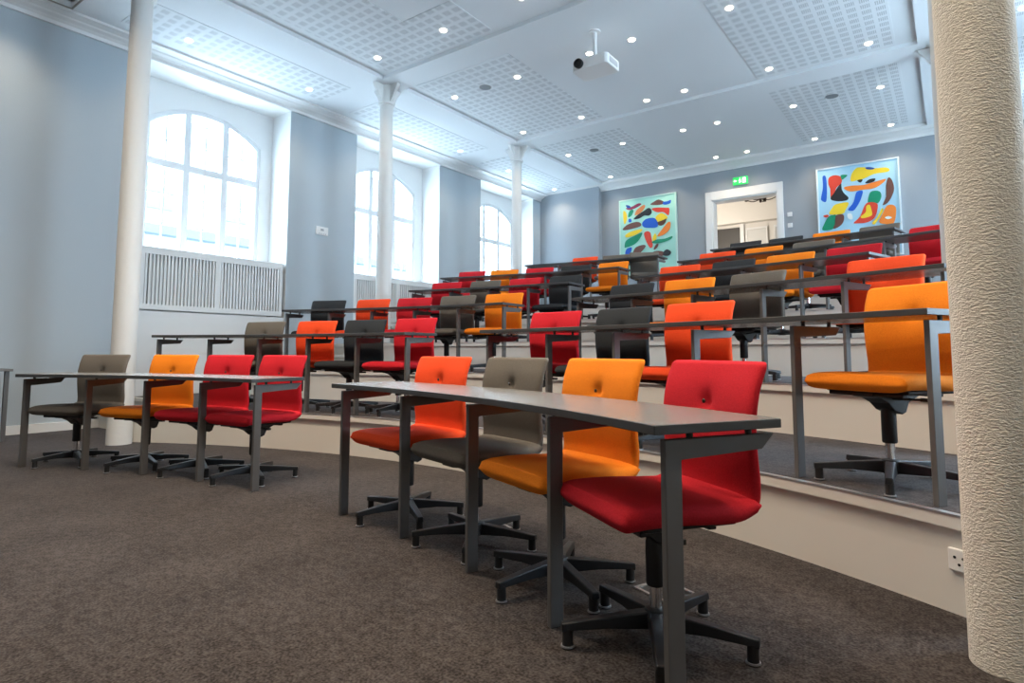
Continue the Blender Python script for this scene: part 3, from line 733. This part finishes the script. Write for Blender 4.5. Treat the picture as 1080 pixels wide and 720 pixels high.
# ------------------------------------------------------------------ wall plates, sockets, floor boxes
t = thing('control_panel', 'small white control panel on the wall pier between the first two windows', 'control panel', (XL,6.17,2.91))
bm = bmesh.new(); box(bm, 0, .015, -.12, .12, -.07, .07); bev(finish('plate', bm, WHITE, t), .004)
bm = bmesh.new(); box(bm, .015, .018, -.03, .03, 0, .035); finish('display', bm, mat('display_grey', (.35,.37,.39), .3), t)
bm = bmesh.new()
for q in range(4): cyl(bm, (.02,-.06+q*.04,-.05), (.025,-.06+q*.04,-.05), .008, seg=10)
finish('buttons', bm, mat('button_grey', (.4,.4,.42), .5), t)
for z, lb in ((3.66,'upper'), (3.44,'lower')):
    t = thing('wall_switch', 'small white wall switch right of the doorway, %s of two' % lb, 'switch', (-2.52, YB, z))
    bm = bmesh.new(); box(bm, -.045, .045, -.012, 0, -.045, .045); bev(finish('plate', bm, WHITE, t), .003)
    bm = bmesh.new(); box(bm, -.025, .025, -.018, -.012, -.03, .03); finish('rocker', bm, WHITE, t)
a = math.asin((-.012-CX)/RE(2)); x, y = pol(RE(2)-.001, a)
t = thing('wall_socket', 'white power socket in the front riser beside the rough column', 'socket', (x,y,.19), -a)
bm = bmesh.new(); box(bm, -.038, .038, -.012, .02, -.038, .038); bev(finish('plate', bm, WHITE, t), .004)
bm = bmesh.new()
for dx, dz in ((-.014,.010),(.014,.010),(0,-.013)): cyl(bm, (dx,-.014,dz), (dx,-.011,dz), .005, seg=10)
finish('holes', bm, BLACK, t)
for (x, y), lb in (((-.93,2.29),'behind the red chair at the right end of the front row'), ((-2.02,2.58),'behind the grey chair of the right front desk')):
    t = thing('floor_box', 'metal-rimmed floor box %s' % lb, 'floor box', (x,y,0), -.4)
    bm = bmesh.new()
    for q in ((-.10,-.085,-.08,.08),(.085,.10,-.08,.08),(-.085,.085,-.08,-.068),(-.085,.085,.068,.08)): box(bm, *q, 0, .006)
    finish('rim', bm, ALU, t)
    bm = bmesh.new(); box(bm, -.085,.085,-.068,.068,0,.003); finish('lid', bm, BLACK, t)

# ------------------------------------------------------------------ chandelier in the next room
t = thing('chandelier', 'dark five-armed chandelier in the room behind the doorway', 'chandelier', (-3.42, 15.3-.9, 4.42))
DK = mat('dark_bronze', (.05,.035,.025), .4, .6)
bm = bmesh.new(); cyl(bm, (0,0,-.05), (0,0,.73), .012, seg=10); lathe(bm, [(.01,-.09),(.03,-.06),(.03,.06),(.012,.12)], 16); finish('stem', bm, DK, t, 'auto')
for q in range(5):
    a = q*2*PI/5+.3
    ar = bmesh.new(); pr = None
    for i in range(7):
        f = i/6; p_ = Vector((math.cos(a)*.36*f, math.sin(a)*.36*f, -.05*math.sin(f*PI)+.04*f))
        if pr is not None: cyl(ar, pr, p_, .011, seg=8)
        pr = p_
    ao = finish('arm', ar, DK, t)
    bm = bmesh.new(); cyl(bm, pr+Vector((0,0,-.03)), pr+Vector((0,0,.05)), .036, .044, 14); finish('lamp_cup', bm, DK, ao, 'auto')
    bm = bmesh.new(); bmesh.ops.create_uvsphere(bm, u_segments=12, v_segments=8, radius=.028, matrix=Matrix.Translation(pr+Vector((0,0,.07)))); finish('bulb', bm, emis('bulb_glow', (1,.85,.6), 6) if q == 0 else bpy.data.materials['bulb_glow'], ao, True)
ld = bpy.data.lights.new('next_room_fill', 'POINT'); ld.energy = 150; ld.color = (1,.91,.80); ld.shadow_soft_size = .3  # added fill for the next room, set away from the chandelier
lo = bpy.data.objects.new('next_room_fill', ld); C.objects.link(lo); lo.parent = t; lo.location = (-1.6,.5,-.7)

# ------------------------------------------------------------------ what stands outside the windows
t = thing('neighbouring_building', 'pale building with rows of windows across the street outside the left windows', 'building', (-24,7,-4))
BF = mat('pale_facade', (.16,.165,.17), .8)
bm = bmesh.new(); box(bm, -6, 0, -18, 30, 0, 9.25); finish('facade', bm, BF, t)
bm = bmesh.new(); box(bm, -6, .5, -18, 30, 9.25, 9.6); finish('roof_edge', bm, mat('slate_roof', (.045,.06,.072), .6), t)
bm = bmesh.new(); box(bm, -6, -1.5, -18, 30, 9.6, 14.5); finish('upper_storey', bm, BF, t)
WM = mat('far_window', (.07,.09,.11), .3)
for zf in (5.6, 10.6):
    for i in range(14):
        bm = bmesh.new(); y = -16+i*3.2; xx = .03 if zf < 9 else -1.47; box(bm, xx-.05, xx, y, y+1.3, zf, zf+1.9); finish('window', bm, WM, t)
